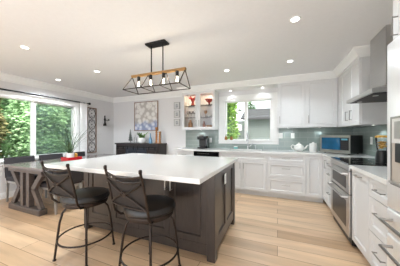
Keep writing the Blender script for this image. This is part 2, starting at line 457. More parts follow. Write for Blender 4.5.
def blob(b, c, rad, seed, cone=False):
    bm2 = bmesh.new(); bmesh.ops.create_icosphere(bm2, subdivisions=3, radius=1)
    vs = {}
    for v in bm2.verts:
        d = v.co.copy(); k = 1 + .1 * math.sin(d.x * 7 + seed) * math.cos(d.y * 6) + .08 * math.sin(d.z * 9 + seed)
        if cone: k *= (1 - d.z) / 2 * 1.1 + .08
        vs[v.index] = b._v((c[0] + d.x * rad[0] * k, c[1] + d.y * rad[1] * k, c[2] + d.z * rad[2]))
    for f in bm2.faces: b.bm.faces.new([vs[v.index] for v in f.verts])
    bm2.free()

def tree(name, label, loc, rad, zc, n, size, seed, m, group=None, cone=False, trunk=.12, surf=.62):
    t = thing(name, label, 'tree', loc, 0, group)
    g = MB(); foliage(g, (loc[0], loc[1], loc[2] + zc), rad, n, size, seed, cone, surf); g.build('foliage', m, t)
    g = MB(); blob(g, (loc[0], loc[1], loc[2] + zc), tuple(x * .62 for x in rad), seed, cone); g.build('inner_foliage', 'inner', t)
    MB().tube([(loc[0], loc[1], loc[2]), (loc[0] + .05, loc[1], loc[2] + zc * .5), (loc[0], loc[1] + .04, loc[2] + zc)], [trunk, trunk * .8, trunk * .5], 8).build('trunk', 'bark', t)
    return t
GL = -.4
tree('evergreen_tree', 'bushy tree with brown dry twigs seen in the left window pane', (-6.85, 2.12, GL), (.5, .52, 2.1), 2.05, 14000, .10, 3, 'hedge4')
tree('evergreen_tree', 'light green leafy tree filling the middle of the left window pane', (-6.95, 3.5, GL), (.75, .75, 1.8), 1.75, 15000, .09, 5, 'hedge', surf=.5)
tree('evergreen_tree', 'grey green conifer seen through the insect screen pane', (-7.4, 5.3, GL), (1.0, 1.05, 2.4), 2.3, 14000, .10, 9, 'hedge3')
tree('evergreen_tree', 'tall green conifer behind the window mullion', (-9.3, 3.1, GL), (1.35, 1.45, 3.0), 2.9, 6500, .2, 12, 'hedge')
tree('evergreen_tree', 'dark conifer beyond the right edge of the dining window', (-9.6, 6.0, GL), (1.35, 1.45, 3.0), 2.9, 6500, .2, 14, 'hedge3')
tree('evergreen_tree', 'deep green tree at the back of the garden beyond dry twigs', (-9.2, .4, GL), (1.3, 1.3, 2.9), 2.8, 5500, .2, 17, 'hedge')
tree('cedar_column', 'bright green columnar cedar outside the sink window', (-1.42, 6.0, GL), (.24, .24, 1.85), 1.85, 5200, .075, 21, 'hedge2', trunk=.05)
# neighbouring house
nh = thing('neighbour_house', 'grey lap-sided house with grey shingle roof outside the sink window', 'house', (1.2, 12.5, GL))
MB().box(-1.75, 4.2, 11.0, 14.0, GL, 2.2).build('siding_wall', 'siding', nh)
b = MB(); b.prism([(10.75, 2.2), (12.5, 2.95), (14.25, 2.2)], lambda y, z: (-1.95, y, z), lambda y, z: (4.4, y, z)); b.build('roof', 'shingle', nh)
MB().box(-1.95, 4.4, 10.68, 10.75, 2.13, 2.22).build('gutter', 'charcoal', nh)
dk = thing('deck', 'white raised deck with stair and rails outside the left sink pane', 'deck', (-2.3, 9.3, GL))
MB().box(-3.1, -1.72, 8.8, 9.8, 1.50, 1.78).build('fascia', 'trim', dk)
b = MB()
for x in (-2.85, -2.3, -1.8): b.box(x - .06, x + .06, 8.95, 9.07, GL, 1.5)
b.build('posts', 'greysculpt', dk)
MB().bar((-2.55, 8.85, 1.8), (-1.75, 8.85, 2.55), .05, .12).build('stair_stringer', 'pale', dk)
b = MB()
for k in range(5): b.box(-2.5 + k * .16, -2.28 + k * .16, 8.9, 9.6, 1.87 + k * .15, 1.9 + k * .15)
b.build('stair_treads', 'greysculpt', dk)
b = MB(); b.bar((-2.55, 8.85, 2.2), (-1.75, 8.85, 2.95), .025, .025)
for k in range(4): b.bar((-2.5 + k * .22, 8.85, 1.85 + k * .2), (-2.5 + k * .22, 8.85, 2.25 + k * .2), .018, .018)
b.build('rail', 'framewood', dk)
struct(MB().box(-7.5, -2.6, 16.5, 16.6, GL, 2.5).build('neighbour_fence_wall', 'siding'))
tree('small_tree', 'small grey green tree rising behind the neighbouring house roof', (-1.95, 15.2, GL), (.55, .5, 1.3), 3.0, 1500, .16, 31, 'inner', trunk=.06)

# ------------------------------------------------------------------ cabinets
def pull(parent, xf, u, z, L=.13, vert=False, m='nickel', rad=.0048, out=.03):
    b = MB(xf)
    if vert:
        b.tube([(u, 0, z - L / 2 + .006), (u, -out, z - L / 2 + .006)], rad, 6); b.tube([(u, 0, z + L / 2 - .006), (u, -out, z + L / 2 - .006)], rad, 6)
        b.box(u - rad, u + rad, -out - rad, -out + rad, z - L / 2, z + L / 2, .002, 1)
    else:
        b.tube([(u - L / 2 + .006, 0, z), (u - L / 2 + .006, -out, z)], rad, 6); b.tube([(u + L / 2 - .006, 0, z), (u + L / 2 - .006, -out, z)], rad, 6)
        b.box(u - L / 2, u + L / 2, -out - rad, -out + rad, z - rad, z + rad, .002, 1)
    return b.build('handle', m, parent)

def base_unit(label, xf, wd, depth, fronts, name='base_cabinet', group='white base cabinets', ztop=.879):
    """xf: frame with origin at the left floor corner of the door plane; fronts: (u0,u1,z0,z1,kind,handle)"""
    o = xf @ Vector((wd / 2, depth / 2, 0))
    t = thing(name, label, 'cabinet', (o.x, o.y, 0), 0, group)
    b = MB(xf); b.box(.0005, wd - .0005, .021, depth, .1, ztop); b.build('body', 'cab', t)
    b = MB(xf); b.box(.0005, wd - .0005, .075, depth - .02, 0, .1); b.build('toe_kick', 'cab', t)
    for (u0, u1, z0, z1, kind, hd) in fronts:
        fx = xf @ Matrix.Translation((u0 + .003, 0, z0 + .003))
        ww, hh = u1 - u0 - .006, z1 - z0 - .006
        d = MB(fx).shaker(ww, hh, .02, min(.055, hh * .3)).build(kind, 'cab', t)
        if hd: pull(d, xf, hd[0], hd[1], hd[2] if len(hd) > 2 else .13, len(hd) > 3)
    return t
DF = 3.975
def drawers3(w, hl): return [(0, w, .71, .875, 'drawer', (w / 2, .795, hl)), (0, w, .41, .71, 'drawer', (w / 2, .60, hl)), (0, w, .105, .41, 'drawer', (w / 2, .28, hl))]
base_unit('white drawer base cabinet at the left end, beside the dishwasher', FY(-2.30, DF, 0), .50, .62, drawers3(.50, .12))
base_unit('white sink base cabinet with two doors under the window', FY(-1.19, DF, 0), 1.0, .62,
          [(0, 1.0, .725, .875, 'false_front', None), (0, .5, .105, .725, 'door', (.465, .61, .12, 1)), (.5, 1.0, .105, .725, 'door', (.535, .61, .12, 1))], ztop=.69)
base_unit('white three-drawer base cabinet right of the sink cabinet', FY(-.19, DF, 0), .68, .62, drawers3(.68, .15))
base_unit('narrow white corner base cabinet with one plain door', FY(.49, DF, 0), .285, .62, [(0, .265, .105, .875, 'door', None)])
RX = .755
base_unit('white corner cabinet with a vertical pull between corner and range', FX(RX, 3.97, 0), .645, .63,
          [(.0, .31, .105, .875, 'door', (.27, .76, .14, 1)), (.31, .64, .71, .875, 'drawer', (.475, .80, .11)), (.31, .64, .41, .71, 'drawer', (.475, .63, .11)), (.31, .64, .105, .41, 'drawer', (.475, .33, .11))])
base_unit('white pull-out base cabinet right beside the range', FX(RX, 2.535, 0), .415, .63, [(0, .415, .105, .875, 'door', (.2, .835, .14))])
base_unit('white drawer base cabinet between pull-out and fridge', FX(RX, 2.12, 0), .42, .63, drawers3(.42, .14))

# worktops
b = MB()
sx0, sx1, sy0, sy1 = -1.02, -.32, 4.06, 4.44
for (x0, x1, y0, y1) in ((-2.325, sx0, 3.95, BY - .013), (sx1, .735, 3.95, BY - .013), (sx0, sx1, 3.95, sy0), (sx0, sx1, sy1, BY - .013), (.735, WR - .013, 3.325, BY - .013)):
    b.box(x0, x1, y0, y1, .88, .92)
bmesh.ops.remove_doubles(b.bm, verts=b.bm.verts, dist=1e-5)
tag(b.build('countertop', 'quartz'), 'white quartz worktop running under the window into the corner', 'countertop')
tag(MB().box(.735, WR - .013, 1.70, 2.545, .88, .92, .003).build('countertop', 'quartz'), 'short white quartz worktop between range and fridge', 'countertop')
sk = thing('sink', 'stainless undermount sink set in the worktop under the window', 'sink', ((sx0 + sx1) / 2, 4.25, .88))
b = MB(); z0, z1 = .70, .879; e = .006
b.box(sx0, sx1, sy0, sy1, z0 - e, z0); b.box(sx0 - e, sx0, sy0, sy1, z0, z1); b.box(sx1, sx1 + e, sy0, sy1, z0, z1); b.box(sx0, sx1, sy0 - e, sy0, z0, z1); b.box(sx0, sx1, sy1, sy1 + e, z0, z1)
b.build('basin', 'steel', sk); MB().lathe([(.045, z0), (.045, z0 + .004), (.02, z0 + .002)], (-.67, 4.25, 0), 20).build('drain', 'chrome', sk)
fc = thing('faucet', 'tall chrome gooseneck faucet behind the sink', 'faucet', (-.64, 4.50, .92))
MB().lathe([(.03, .92), (.03, .93), (.02, .95), (.017, .99)], (-.64, 4.50, 0), 18).build('base', 'chrome', fc, True)
pts = [(-.64, 4.50, .98), (-.64, 4.50, 1.22)] + [(-.64, 4.50 - .09 + .09 * math.cos(a), 1.24 + .09 * math.sin(a)) for a in [i * PI / 10 for i in range(1, 11)]] + [(-.64, 4.32, 1.19)]
MB().tube(pts, .013, 10).build('spout', 'chrome', fc, True)
MB().lathe([(.016, 1.19), (.02, 1.17), (.02, 1.12), (.015, 1.11)], (-.64, 4.32, 0), 14).build('spray_head', 'chrome', fc, True)
MB().tube([(-.62, 4.50, .99), (-.58, 4.50, 1.0), (-.54, 4.49, 1.06)], [.009, .008, .006], 8).build('lever', 'chrome', fc, True)

# dishwasher
dw = thing('dishwasher', 'black dishwasher built in under the coffee maker', 'dishwasher', (-1.495, 4.2, 0))
MB().box(-1.798, -1.192, 4.0, 4.56, .02, .878).build('body', 'black', dw)
MB().box(-1.797, -1.193, 3.965, 4.0, .11, .775, .004).build('door', 'blackglass', dw)
MB().box(-1.797, -1.193, 3.96, 4.0, .78, .876, .004).build('control_panel', 'blackglass', dw)
b = MB(FY(0, 3.965, 0)); b.tube([(-1.74, 0, .74), (-1.74, -.035, .74), (-1.25, -.035, .74), (-1.25, 0, .74)], .009, 8); b.build('handle', 'blackmetal', dw)
b = MB()
for k in range(6): b.box(-1.70 + k * .05, -1.68 + k * .05, 3.9585, 3.961, .825, .835)
b.build('buttons', 'nickel', dw)

# upper cabinets
def upper_unit(label, xf, wd, z0, z1, doors, depth=.325, name='wall_cabinet'):
    o = xf @ Vector((wd / 2, depth / 2, 0))
    t = thing(name, label, 'cabinet', (o.x, o.y, z0), 0, 'white wall cabinets')
    b = MB(xf); b.box(0, wd, .021, depth, z0, z1); b.build('body', 'cab', t)
    for (u0, u1, hu) in doors:
        d = MB(xf @ Matrix.Translation((u0 + .003, 0, z0 + .001))).shaker(u1 - u0 - .006, z1 - z0 - .002, .02, .06).build('door', 'cab', t)
        pull(d, xf, hu, z0 + .16, .15, True)
    return t
upper_unit('white wall cabinet with two doors right of the sink window', FY(.0, UF, 0), 1.055, 1.405, 2.34, [(0, .525, .045), (.525, 1.056, .57)])
upper_unit('white wall cabinet on the range wall beside the hood', FX(UX, UF + .015, 0), 1.015, 1.395, 2.34, [(.17, .625, .535), (.625, 1.01, .715)], .33)
MB(FX(UX, UF + .015, 0)).box(.0, .168, .0, .0205, 1.395, 2.34).build('filler_strip', 'cab', [o for o in bpy.data.objects if o.name.startswith('wall_cabinet')][-1])
# glass-door cabinet
gx0, gx1, gz0, gz1 = -2.27, -1.38, 1.385, 2.335
gc = thing('glass_cabinet', 'white wall cabinet with two lit glass doors left of sink window', 'cabinet', ((gx0 + gx1) / 2, 4.43, gz0), 0, 'white wall cabinets')
b = MB(); t_ = .02
b.box(gx0, gx0 + t_, UF + .021, BY, gz0, gz1); b.box(gx1 - t_, gx1, UF + .021, BY, gz0, gz1)
b.box(gx0 + t_, gx1 - t_, UF + .021, BY, gz0, gz0 + t_); b.box(gx0 + t_, gx1 - t_, UF + .021, BY, gz1 - t_, gz1); b.box(gx0 + t_, gx1 - t_, BY - .012, BY, gz0 + t_, gz1 - t_)
b.build('body', 'cab', gc)
mid = (gx0 + gx1) / 2
for (a, c, hu) in ((gx0, mid, mid - .035), (mid, gx1, mid + .035)):
    b = MB(); f = .065
    a += .0015; c -= .0015
    b.box(a, a + f, UF, UF + .02, gz0, gz1); b.box(c - f, c, UF, UF + .02, gz0, gz1); b.box(a + f, c - f, UF, UF + .02, gz0, gz0 + f); b.box(a + f, c - f, UF, UF + .02, gz1 - f, gz1)
    d = b.build('door', 'cab', gc)
    MB().box(a + f, c - f, UF + .008, UF + .012, gz0 + f, gz1 - f).build('pane', 'glass', d)
    pull(d, FY(0, UF, 0), hu, gz0 + .16, .14, True)
shz = [1.70, 2.0]
for z in shz: MB().box(gx0 + t_, gx1 - t_, UF + .04, BY - .013, z - .008, z).build('shelf', 'glass', gc)
lamp('cabinet_light', 'AREA', (-2.05, 4.44, gz1 - .03), 1.5, .12, (1, .78, .52)); lamp('cabinet_light', 'AREA', (-1.6, 4.44, gz1 - .03), 1.5, .12, (1, .78, .52))
# its contents
vz = 2.0
v = thing('red_vase', 'red blown glass flower vase on the top shelf of the glass cabinet', 'vase', (-2.03, 4.42, vz))
MB().lathe([(.035, 2.0), (.05, 2.03), (.03, 2.09), (.045, 2.14), (.055, 2.16)], (-2.03, 4.42, 0), 18).build('body', 'redglass', v, True)
b = MB()
for k in range(9):
    a = k * 2.4; b.tube([(-2.03, 4.42, 2.1), (-2.03 + .05 * math.cos(a), 4.42 + .05 * math.sin(a), 2.17 + .006 * k), (-2.03 + .10 * math.cos(a), 4.42 + .07 * math.sin(a), 2.18 + .01 * k)], [.012, .02, .012], 6)
b.build('petals', 'redglass', v, True)
v = thing('red_bowl', 'dark red footed glass bowl on the right top shelf', 'bowl', (-1.58, 4.42, 2.0))
MB().lathe([(.05, 2.0), (.02, 2.02), (.02, 2.06), (.07, 2.09), (.11, 2.15), (.105, 2.15), (.06, 2.10), (0, 2.085)], (-1.58, 4.42, 0), 20).build('body', 'redglass', v, True)
def stem_glass(x, y, z, m, label):
    t = thing('stem_glass', label, 'glass', (x, y, z), 0, 'glassware in the glass cabinet')
    MB().lathe([(.035, z), (.006, z + .006), (.006, z + .08), (.035, z + .11), (.04, z + .17), (.036, z + .17), (.03, z + .115), (0, z + .095)], (x, y, 0), 14).build('bowl', m, t, True)
for i, x in enumerate((-2.17, -2.08, -1.99, -1.90)): stem_glass(x, 4.44, 1.70, 'glass', 'clear stem glass behind the left pane on the middle shelf')
stem_glass(-1.68, 4.44, 1.70, 'amber', 'amber stem glass behind the right pane on the middle shelf')
for i in range(4):
    tag(MB().lathe([(.05, 1.701 + i * .012), (.10, 1.711 + i * .012), (.10, 1.713 + i * .012)], (-1.55, 4.44, 0), 20).build('plate', 'white_cer', smooth=True), 'white plate in a stack on the middle shelf behind glass', 'plate', 'plates in the glass cabinet')
tag(MB().lathe([(.05, 1.405), (.06, 1.42), (.055, 1.55), (.03, 1.6), (.03, 1.64)], (-2.1, 4.43, 0), 16).build('jar', 'tanwood', smooth=True), 'tan jar on the cabinet floor behind the left glass door', 'jar')
tag(MB().lathe([(.05, 1.405), (.09, 1.44), (.11, 1.50), (.105, 1.50), (.08, 1.44), (0, 1.42)], (-1.56, 4.43, 0), 18).build('bowl', 'tanwood', smooth=True), 'wooden bowl on the cabinet floor behind right glass door', 'bowl')
tag(MB().lathe([(.03, 1.405), (.04, 1.42), (.04, 1.52), (.02, 1.56), (.02, 1.6)], (-1.72, 4.43, 0), 14).build('bottle', 'copper', smooth=True), 'copper bottle on the cabinet floor next to wooden bowl', 'bottle')

# recessed lamps
def puck(x, y, z, r, label, e, group='recessed ceiling lights', name='ceiling_light', cat='light', color=(.85, .935, 1), spot=2.6):
    t = thing(name, label, cat, (x, y, z), 0, group)
    MB().lathe([(r * .74, -.006), (r, -.006), (r * 1.05, 0), (r * .74, 0), (r * .74, -.006)], (x, y, z), 24, ring=True).build('trim_ring', 'trim', t, True)
    MB().lathe([(0, -.0055), (r * .74, -.0055), (r * .74, -.0005), (0, -.0005)], (x, y, z), 24).build('lens', 'lamp_on', t)
    lamp(name + '_lamp', 'SPOT', (x, y, z - .02), e, r * .7, color, (0, 0, 0), spot=spot)
EL = 19
for (x, y, lab) in ((-3.19, 1.45, 'recessed ceiling light over the near end of dining table'), (-4.40, 2.58, 'recessed ceiling light just inside the dining window'),
                    (-3.14, 2.52, 'recessed ceiling light between pendant and curtain end'), (-.87, 3.40, 'recessed ceiling light in front of the sink window'),
                    (.19, 3.37, 'recessed ceiling light in front of the right wall cabinets'), (.17, 2.17, 'recessed ceiling light in the aisle between island and hood')):
    puck(x, y, H, .055, lab, EL * (4.2 if -4 < x < -2 else 3.0 if x < -2 else 1.6))
for (x, lab) in ((-1.06, 'small puck light under soffit over left half of window'), (-.32, 'small puck light under soffit over right half of window')):
    puck(x, 4.50, 2.335, .035, lab, 2.2, 'soffit puck lights', 'puck_light', spot=1.9)
for (x, y, z, lab) in ((-1.83, 4.50, 1.385, 'small puck light under glass cabinet above the coffee maker'), (.22, 4.50, 1.405, 'small puck light under wall cabinet above the teapot'),
                       (.80, 4.50, 1.405, 'small puck light under wall cabinet above the microwave')):
    puck(x, y, z, .03, lab, 1.4, 'under-cabinet puck lights', 'puck_light', spot=2.2)
puck(1.27, 3.42, 1.395, .03, 'small puck light under the cabinet beside the hood', 2.2, 'under-cabinet puck lights', 'puck_light', spot=2.2)

# ------------------------------------------------------------------ range, hood, fridge
ry0, ry1 = 2.555, 3.318
rg = thing('range', 'stainless double-oven range with black glass cooktop', 'range', (1.06, (ry0 + ry1) / 2, 0))
MB().box(.78, 1.37, ry0, ry1, .02, .905).build('body', 'black', rg)
MB().box(.735, 1.37, ry0 - .004, ry1 + .004, .905, .926, .004).build('cooktop', 'blackglass', rg)
XR = FX(.735, ry1, 0); RW = ry1 - ry0
b = MB(XR); b.box(0, RW, 0, .045, .845, .904, .004); b.build('control_panel', 'steel', rg)
for (z0, z1, nm) in ((.585, .84, 'upper_oven_door'), (.105, .575, 'lower_oven_door')):
    b = MB(XR); b.box(.002, RW - .002, 0, .045, z0, z1, .006); d = b.build(nm, 'steel', rg)
    b = MB(XR); hh = z1 - z0; b.box(.1, RW - .1, -.002, .01, z0 + hh * .17, z1 - .085 if hh > .3 else z1 - .07, .001, 1); b.build('oven_window', 'ovenglass', d)
    b = MB(XR); zz = z1 - .035; b.tube([(.05, 0, zz), (.055, -.05, zz), (RW - .055, -.05, zz), (RW - .05, 0, zz)], .011, 8); b.build('handle', 'steel', d, True)
b = MB(XR); b.box(.01, RW - .01, .03, .06, .02, .1); b.build('kick_plate', 'black', rg)
for (x, y, r) in ((.92, 2.75, .09), (.92, 3.12, .075), (1.2, 2.75, .075), (1.2, 3.12, .095)):
    MB().lathe([(r, 0), (r, .0006), (r - .004, .0006), (r - .004, 0), (r, 0)], (x, y, .926), 28, ring=True).build('burner_ring', 'nickel', rg)

hd = thing('range_hood', 'stainless chimney hood above the range', 'hood', (1.15, 2.87, 1.69))
hy0, hy1, hx = 2.47, 3.25, .905
b = MB()
b.box(hx, WR - .002, hy0, hy1, 1.69, 1.735)
b.prism([(0, 0), (1, 0)] and [(hx, hy0), (WR - .002, hy0), (WR - .002, hy1), (hx, hy1)],
        lambda x, y: (x, y, 1.735), lambda x, y: (max(x, hx) + (1.095 - hx if x < 1.0 else 0), 2.85 + (y - 2.86) * .5, 1.80))
b.build('canopy', 'steel', hd)
MB().box(1.095, WR - .002, 2.665, 3.04, 1.80, H - .001).build('chimney', 'steel', hd)
MB().box(hx + .03, WR - .04, hy0 + .04, hy1 - .04, 1.685, 1.69).build('filter', 'iron', hd)
for y in (2.65, 3.08): MB().lathe([(.025, 0), (.025, .004), (0, .004)], (1.0, y, 1.679), 16).build('lamp_lens', 'pale', hd)

fr = thing('refrigerator', 'stainless refrigerator with water dispenser at the picture edge', 'refrigerator', (1.0, 1.1, 0))
fy0, fy1, fxf = .62, 1.555, .64
MB().box(.72, 1.37, fy0, fy1 - .005, .02, 1.79, .005).build('body', 'nickel', fr)
FXX = FX(fxf, fy1, 0)
fm = (fy1 - fy0) / 2
b = MB(FXX); b.box(.0, fm - .003, 0, .075, .80, 1.82, .014, 3); d1 = b.build('left_door', 'steel_light', fr, True)
b = MB(FXX); b.box(fm + .003, 2 * fm, 0, .075, .80, 1.82, .014, 3); d2 = b.build('right_door', 'steel_light', fr, True)
for (dd, u) in ((d1, fm - .05), (d2, fm + .05)):
    b = MB(FXX); b.tube([(u, 0, .88), (u, -.055, .9), (u, -.055, 1.7), (u, 0, 1.72)], .013, 8); b.build('handle', 'steel', dd, True)
for (z0, z1, nm) in ((.64, .792, 'middle_drawer'), (.06, .632, 'freezer_drawer')):
    b = MB(FXX); b.box(0, 2 * fm, 0, .075, z0, z1, .012, 3); dd = b.build(nm, 'steel_light', fr, True)
    z = z1 - .06; b = MB(FXX); b.tube([(.07, 0, z), (.075, -.06, z), (2 * fm - .075, -.06, z), (2 * fm - .07, 0, z)], .009, 8); b.build('handle', 'nickel', dd, True)
# dispenser: frame, control panel, recess
b = MB(FXX); u0, u1 = .06, .34
b.box(u0, u0 + .012, -.006, .004, .95, 1.355); b.box(u1 - .012, u1, -.006, .004, .95, 1.355); b.box(u0 + .012, u1 - .012, -.006, .004, 1.343, 1.355); b.box(u0 + .012, u1 - .012, -.006, .004, .95, .962)
ds = b.build('dispenser_frame', 'nickel', d1)
b = MB(FXX); b.box(u0 + .012, u1 - .012, -.004, .002, 1.2, 1.343); b.build('control_panel', 'pale', ds)
b = MB(FXX); b.box(u0 + .04, u1 - .04, -.006, -.003, 1.225, 1.325); b.build('screen', 'silver', ds)
b = MB(FXX); b.box(u0 + .012, u1 - .012, -.003, .002, .962, 1.2); b.build('dispenser_well', mat('dispenser_grey', srgb(186, 178, 168), .5), ds)
b = MB(FXX); b.box(u0 + .012, u1 - .012, -.02, .002, .962, .975); b.build('drip_tray', 'steel', ds)
b = MB(FXX); b.box(.12, .18, -.012, -.003, 1.09, 1.2, .003, 1); b.build('paddle', 'black', ds)
fcab = thing('fridge_cabinet', 'white cabinet above the refrigerator', 'cabinet', (1.07, 1.15, 1.86), 0, 'white wall cabinets')
XF = FX(.735, 1.70, 0)
b = MB(XF); b.box(0, 1.1, .021, .625, 1.86, 2.33); b.build('body', 'cab', fcab)
for (a, c, hu) in ((0, .55, .06), (.55, 1.1, 1.04)):
    d = MB(XF @ Matrix.Translation((a + .0015, 0, 1.86))).shaker(c - a - .003, .469, .02, .06).build('door', 'cab', fcab)
    pull(d, XF, hu, 1.97, .13, True)
crown('trim_4', [('X-', .735, (1.70, 1), (.6, 0), 2.33)])
b = MB(); b.prism([(p[0], p[1] / .14 * .12) for p in CP], lambda d, h: (.735 - d, 1.70 + d, 2.33 + h), lambda d, h: (WR, 1.70 + d, 2.33 + h)); struct(b.build('trim_5', 'trim'))
struct(MB().box(.775, WR, 1.5805, 1.6985, 0, 1.859).build('trim_6', 'cab'))

# ------------------------------------------------------------------ island
ix0, ix1, iy0, iy1 = -2.41, -.56, 1.733, 2.67
isl = thing('kitchen_island', 'dark stained oak kitchen island under the white quartz top', 'island', ((ix0 + ix1) / 2, 2.2, 0))
MB().box(ix0 + .03, ix1 - .03, iy0 + .03, iy1 - .03, .1, .879).build('body', 'island', isl)
MB().box(ix0 + .08, ix1 - .08, iy0 + .08, iy1 - .08, 0, .1).build('toe_kick', 'island', isl)
for (x, y) in ((ix0, iy0), (ix1 - .085, iy0), (ix0, iy1 - .085), (ix1 - .085, iy1 - .085)):
    MB().box(x, x + .085, y, y + .085, 0, .879, .003, 1).build('corner_post', 'island', isl)
MB().box(ix0 + .085, ix1 - .085, iy0 + .006, iy0 + .03, .055, .16).build('base_rail', 'island', isl)
MB().box(ix0 + .085, ix1 - .085, iy0 + .006, iy0 + .03, .835, .879).build('top_rail', 'island', isl)
dx = [-2.325, -1.91, -1.495, -1.08, -.645]
for k in range(4):
    d = MB(FY(dx[k] + .002, iy0 + .008, .162)).shaker(dx[k + 1] - dx[k] - .004, .671, .022, .062, .012).build('door', 'island', isl)
    u = dx[k + 1] - .032 if k % 2 == 0 else dx[k] + .032
    pull(d, FY(0, iy0 + .008, 0), u, .755, .19, True, 'steel', .006, .035)
# sides facing the aisle and the table
pw = iy1 - iy0 - .17
fl = [(.055, pw * .44, .12, .72), (pw * .44 + .07, pw - .055, .12, .72)]
MX = Matrix.Translation((ix1 - .006, iy0 + .085, .085)) @ Matrix(((0, -1, 0, 0), (1, 0, 0, 0), (0, 0, 1, 0), (0, 0, 0, 1)))
MB(MX).shaker(pw, .794, .024, .06, .013, fl).build('side_panel', 'island', isl)
MB(FX(ix0 + .006, iy1 - .085, .085)).shaker(pw, .794, .024, .06, .013, fl).build('side_panel', 'island', isl)
MB(Matrix.Translation((ix1 - .085, iy1 - .006, .085)) @ Matrix.Rotation(PI, 4, 'Z')).shaker(ix1 - ix0 - .17, .794, .024, .06, .013).build('back_panel', 'island', isl)
tag(MB().box(-2.46, -.53, 1.28, 2.70, .88, .92, .004, 2).build('island_countertop', 'quartz'), 'large white quartz island top with a seating overhang', 'countertop')
def outlet(xf, w, h, label, n=1):
    t = thing('wall_outlet', label, 'outlet', xf @ Vector((0, 0, 0)), 0, 'white wall outlets')
    b = MB(xf); b.box(-w / 2, w / 2, -.006, 0, -h / 2, h / 2, .0025, 1); b.build('cover_plate', 'plate', t)
    b = MB(xf)
    for k in range(n):
        u = (k - (n - 1) / 2) * .046
        b.box(u - .016, u + .016, -.0085, -.005, -.033, .033, .001, 1)
    b.build('socket', 'white_cer', t)
RXP = Matrix(((0, -1, 0, 0), (1, 0, 0, 0), (0, 0, 1, 0), (0, 0, 0, 1)))
outlet(Matrix.Translation((ix1 - .004, 2.02 + .11, .74)) @ RXP, .07, .12, 'white outlet plate on the island side panel')
outlet(FY(.05, BY - .012, 1.235), .12, .12, 'double white switch plate on tile beside the window', 2)
outlet(FY(.31, BY - .012, 1.235), .07, .115, 'single white outlet on tile above the teapot')
outlet(FY(-1.60, BY - .012, 1.12), .075, .12, 'single white outlet on tile beside the coffee maker')
outlet(FX(WR - .012, 3.78, 1.16), .075, .12, 'white outlet on right wall tile behind the microwave')

# ------------------------------------------------------------------ pendant
pd = thing('pendant_light', 'black and gold linear cage pendant with four glowing bulbs over the island', 'pendant light', (-1.45, 2.05, H))
px, py = -1.455, 2.05
MB().box(px - .15, px + .15, py - .06, py + .06, H - .025, H - .001, .004).build('canopy', 'blackmetal', pd)
for s_ in (-.09, .09): MB().tube([(px + s_, py, H - .025), (px + s_, py, 2.07)], .008, 8).build('rod', 'blackmetal', pd)
MB().box(px - .42, px + .42, py - .02, py + .02, 2.045, 2.075, .003).build('top_bar', 'goldwood', pd)
b = MB(); zb = 1.85; X0, X1, Y0, Y1 = px - .435, px + .41, py - .15, py + .15; rr = .0045
b.bar((X0, Y0, zb), (X1, Y0, zb), rr, rr); b.bar((X0, Y1, zb), (X1, Y1, zb), rr, rr); b.bar((X0, Y0, zb), (X0, Y1, zb), rr, rr); b.bar((X1, Y0, zb), (X1, Y1, zb), rr, rr)
for sx in (X0, X1):
    tx = px - .41 if sx == X0 else px + .41
    for sy in (Y0, Y1): b.bar((tx, py, 2.05), (sx, sy, zb), rr, rr)
for k in (-.14, .14):
    b.bar((px + k, Y0, zb), (px + k, Y1, zb), rr * .8, rr * .8)
    for sy in (Y0, Y1): b.bar((px + k, py, 2.05), (px + k, sy, zb), rr * .8, rr * .8)
b.build('cage', 'bronze', pd)
for k in range(4):
    x = px - .30 + k * .2
    MB().lathe([(.02, 2.045), (.021, 2.0), (.016, 1.985)], (x, py, 0), 14).build('socket', 'blackmetal', pd, True)
    bl = MB().lathe([(.013, 1.985), (.018, 1.97), (.03, 1.935), (.028, 1.91), (.012, 1.892), (0, 1.89)], (x, py, 0), 16).build('bulb', 'glass', pd, True)
    b = MB()
    for j in range(4):
        a = j * PI / 2; b.tube([(x + .006 * math.cos(a), py + .006 * math.sin(a), 1.98), (x + .013 * math.cos(a), py + .013 * math.sin(a), 1.915)], .0028, 5)
    b.build('filament', 'bulb', bl)
    lamp('bulb_lamp', 'POINT', (x, py, 1.935), 1.6, .02, (1, .85, .62))

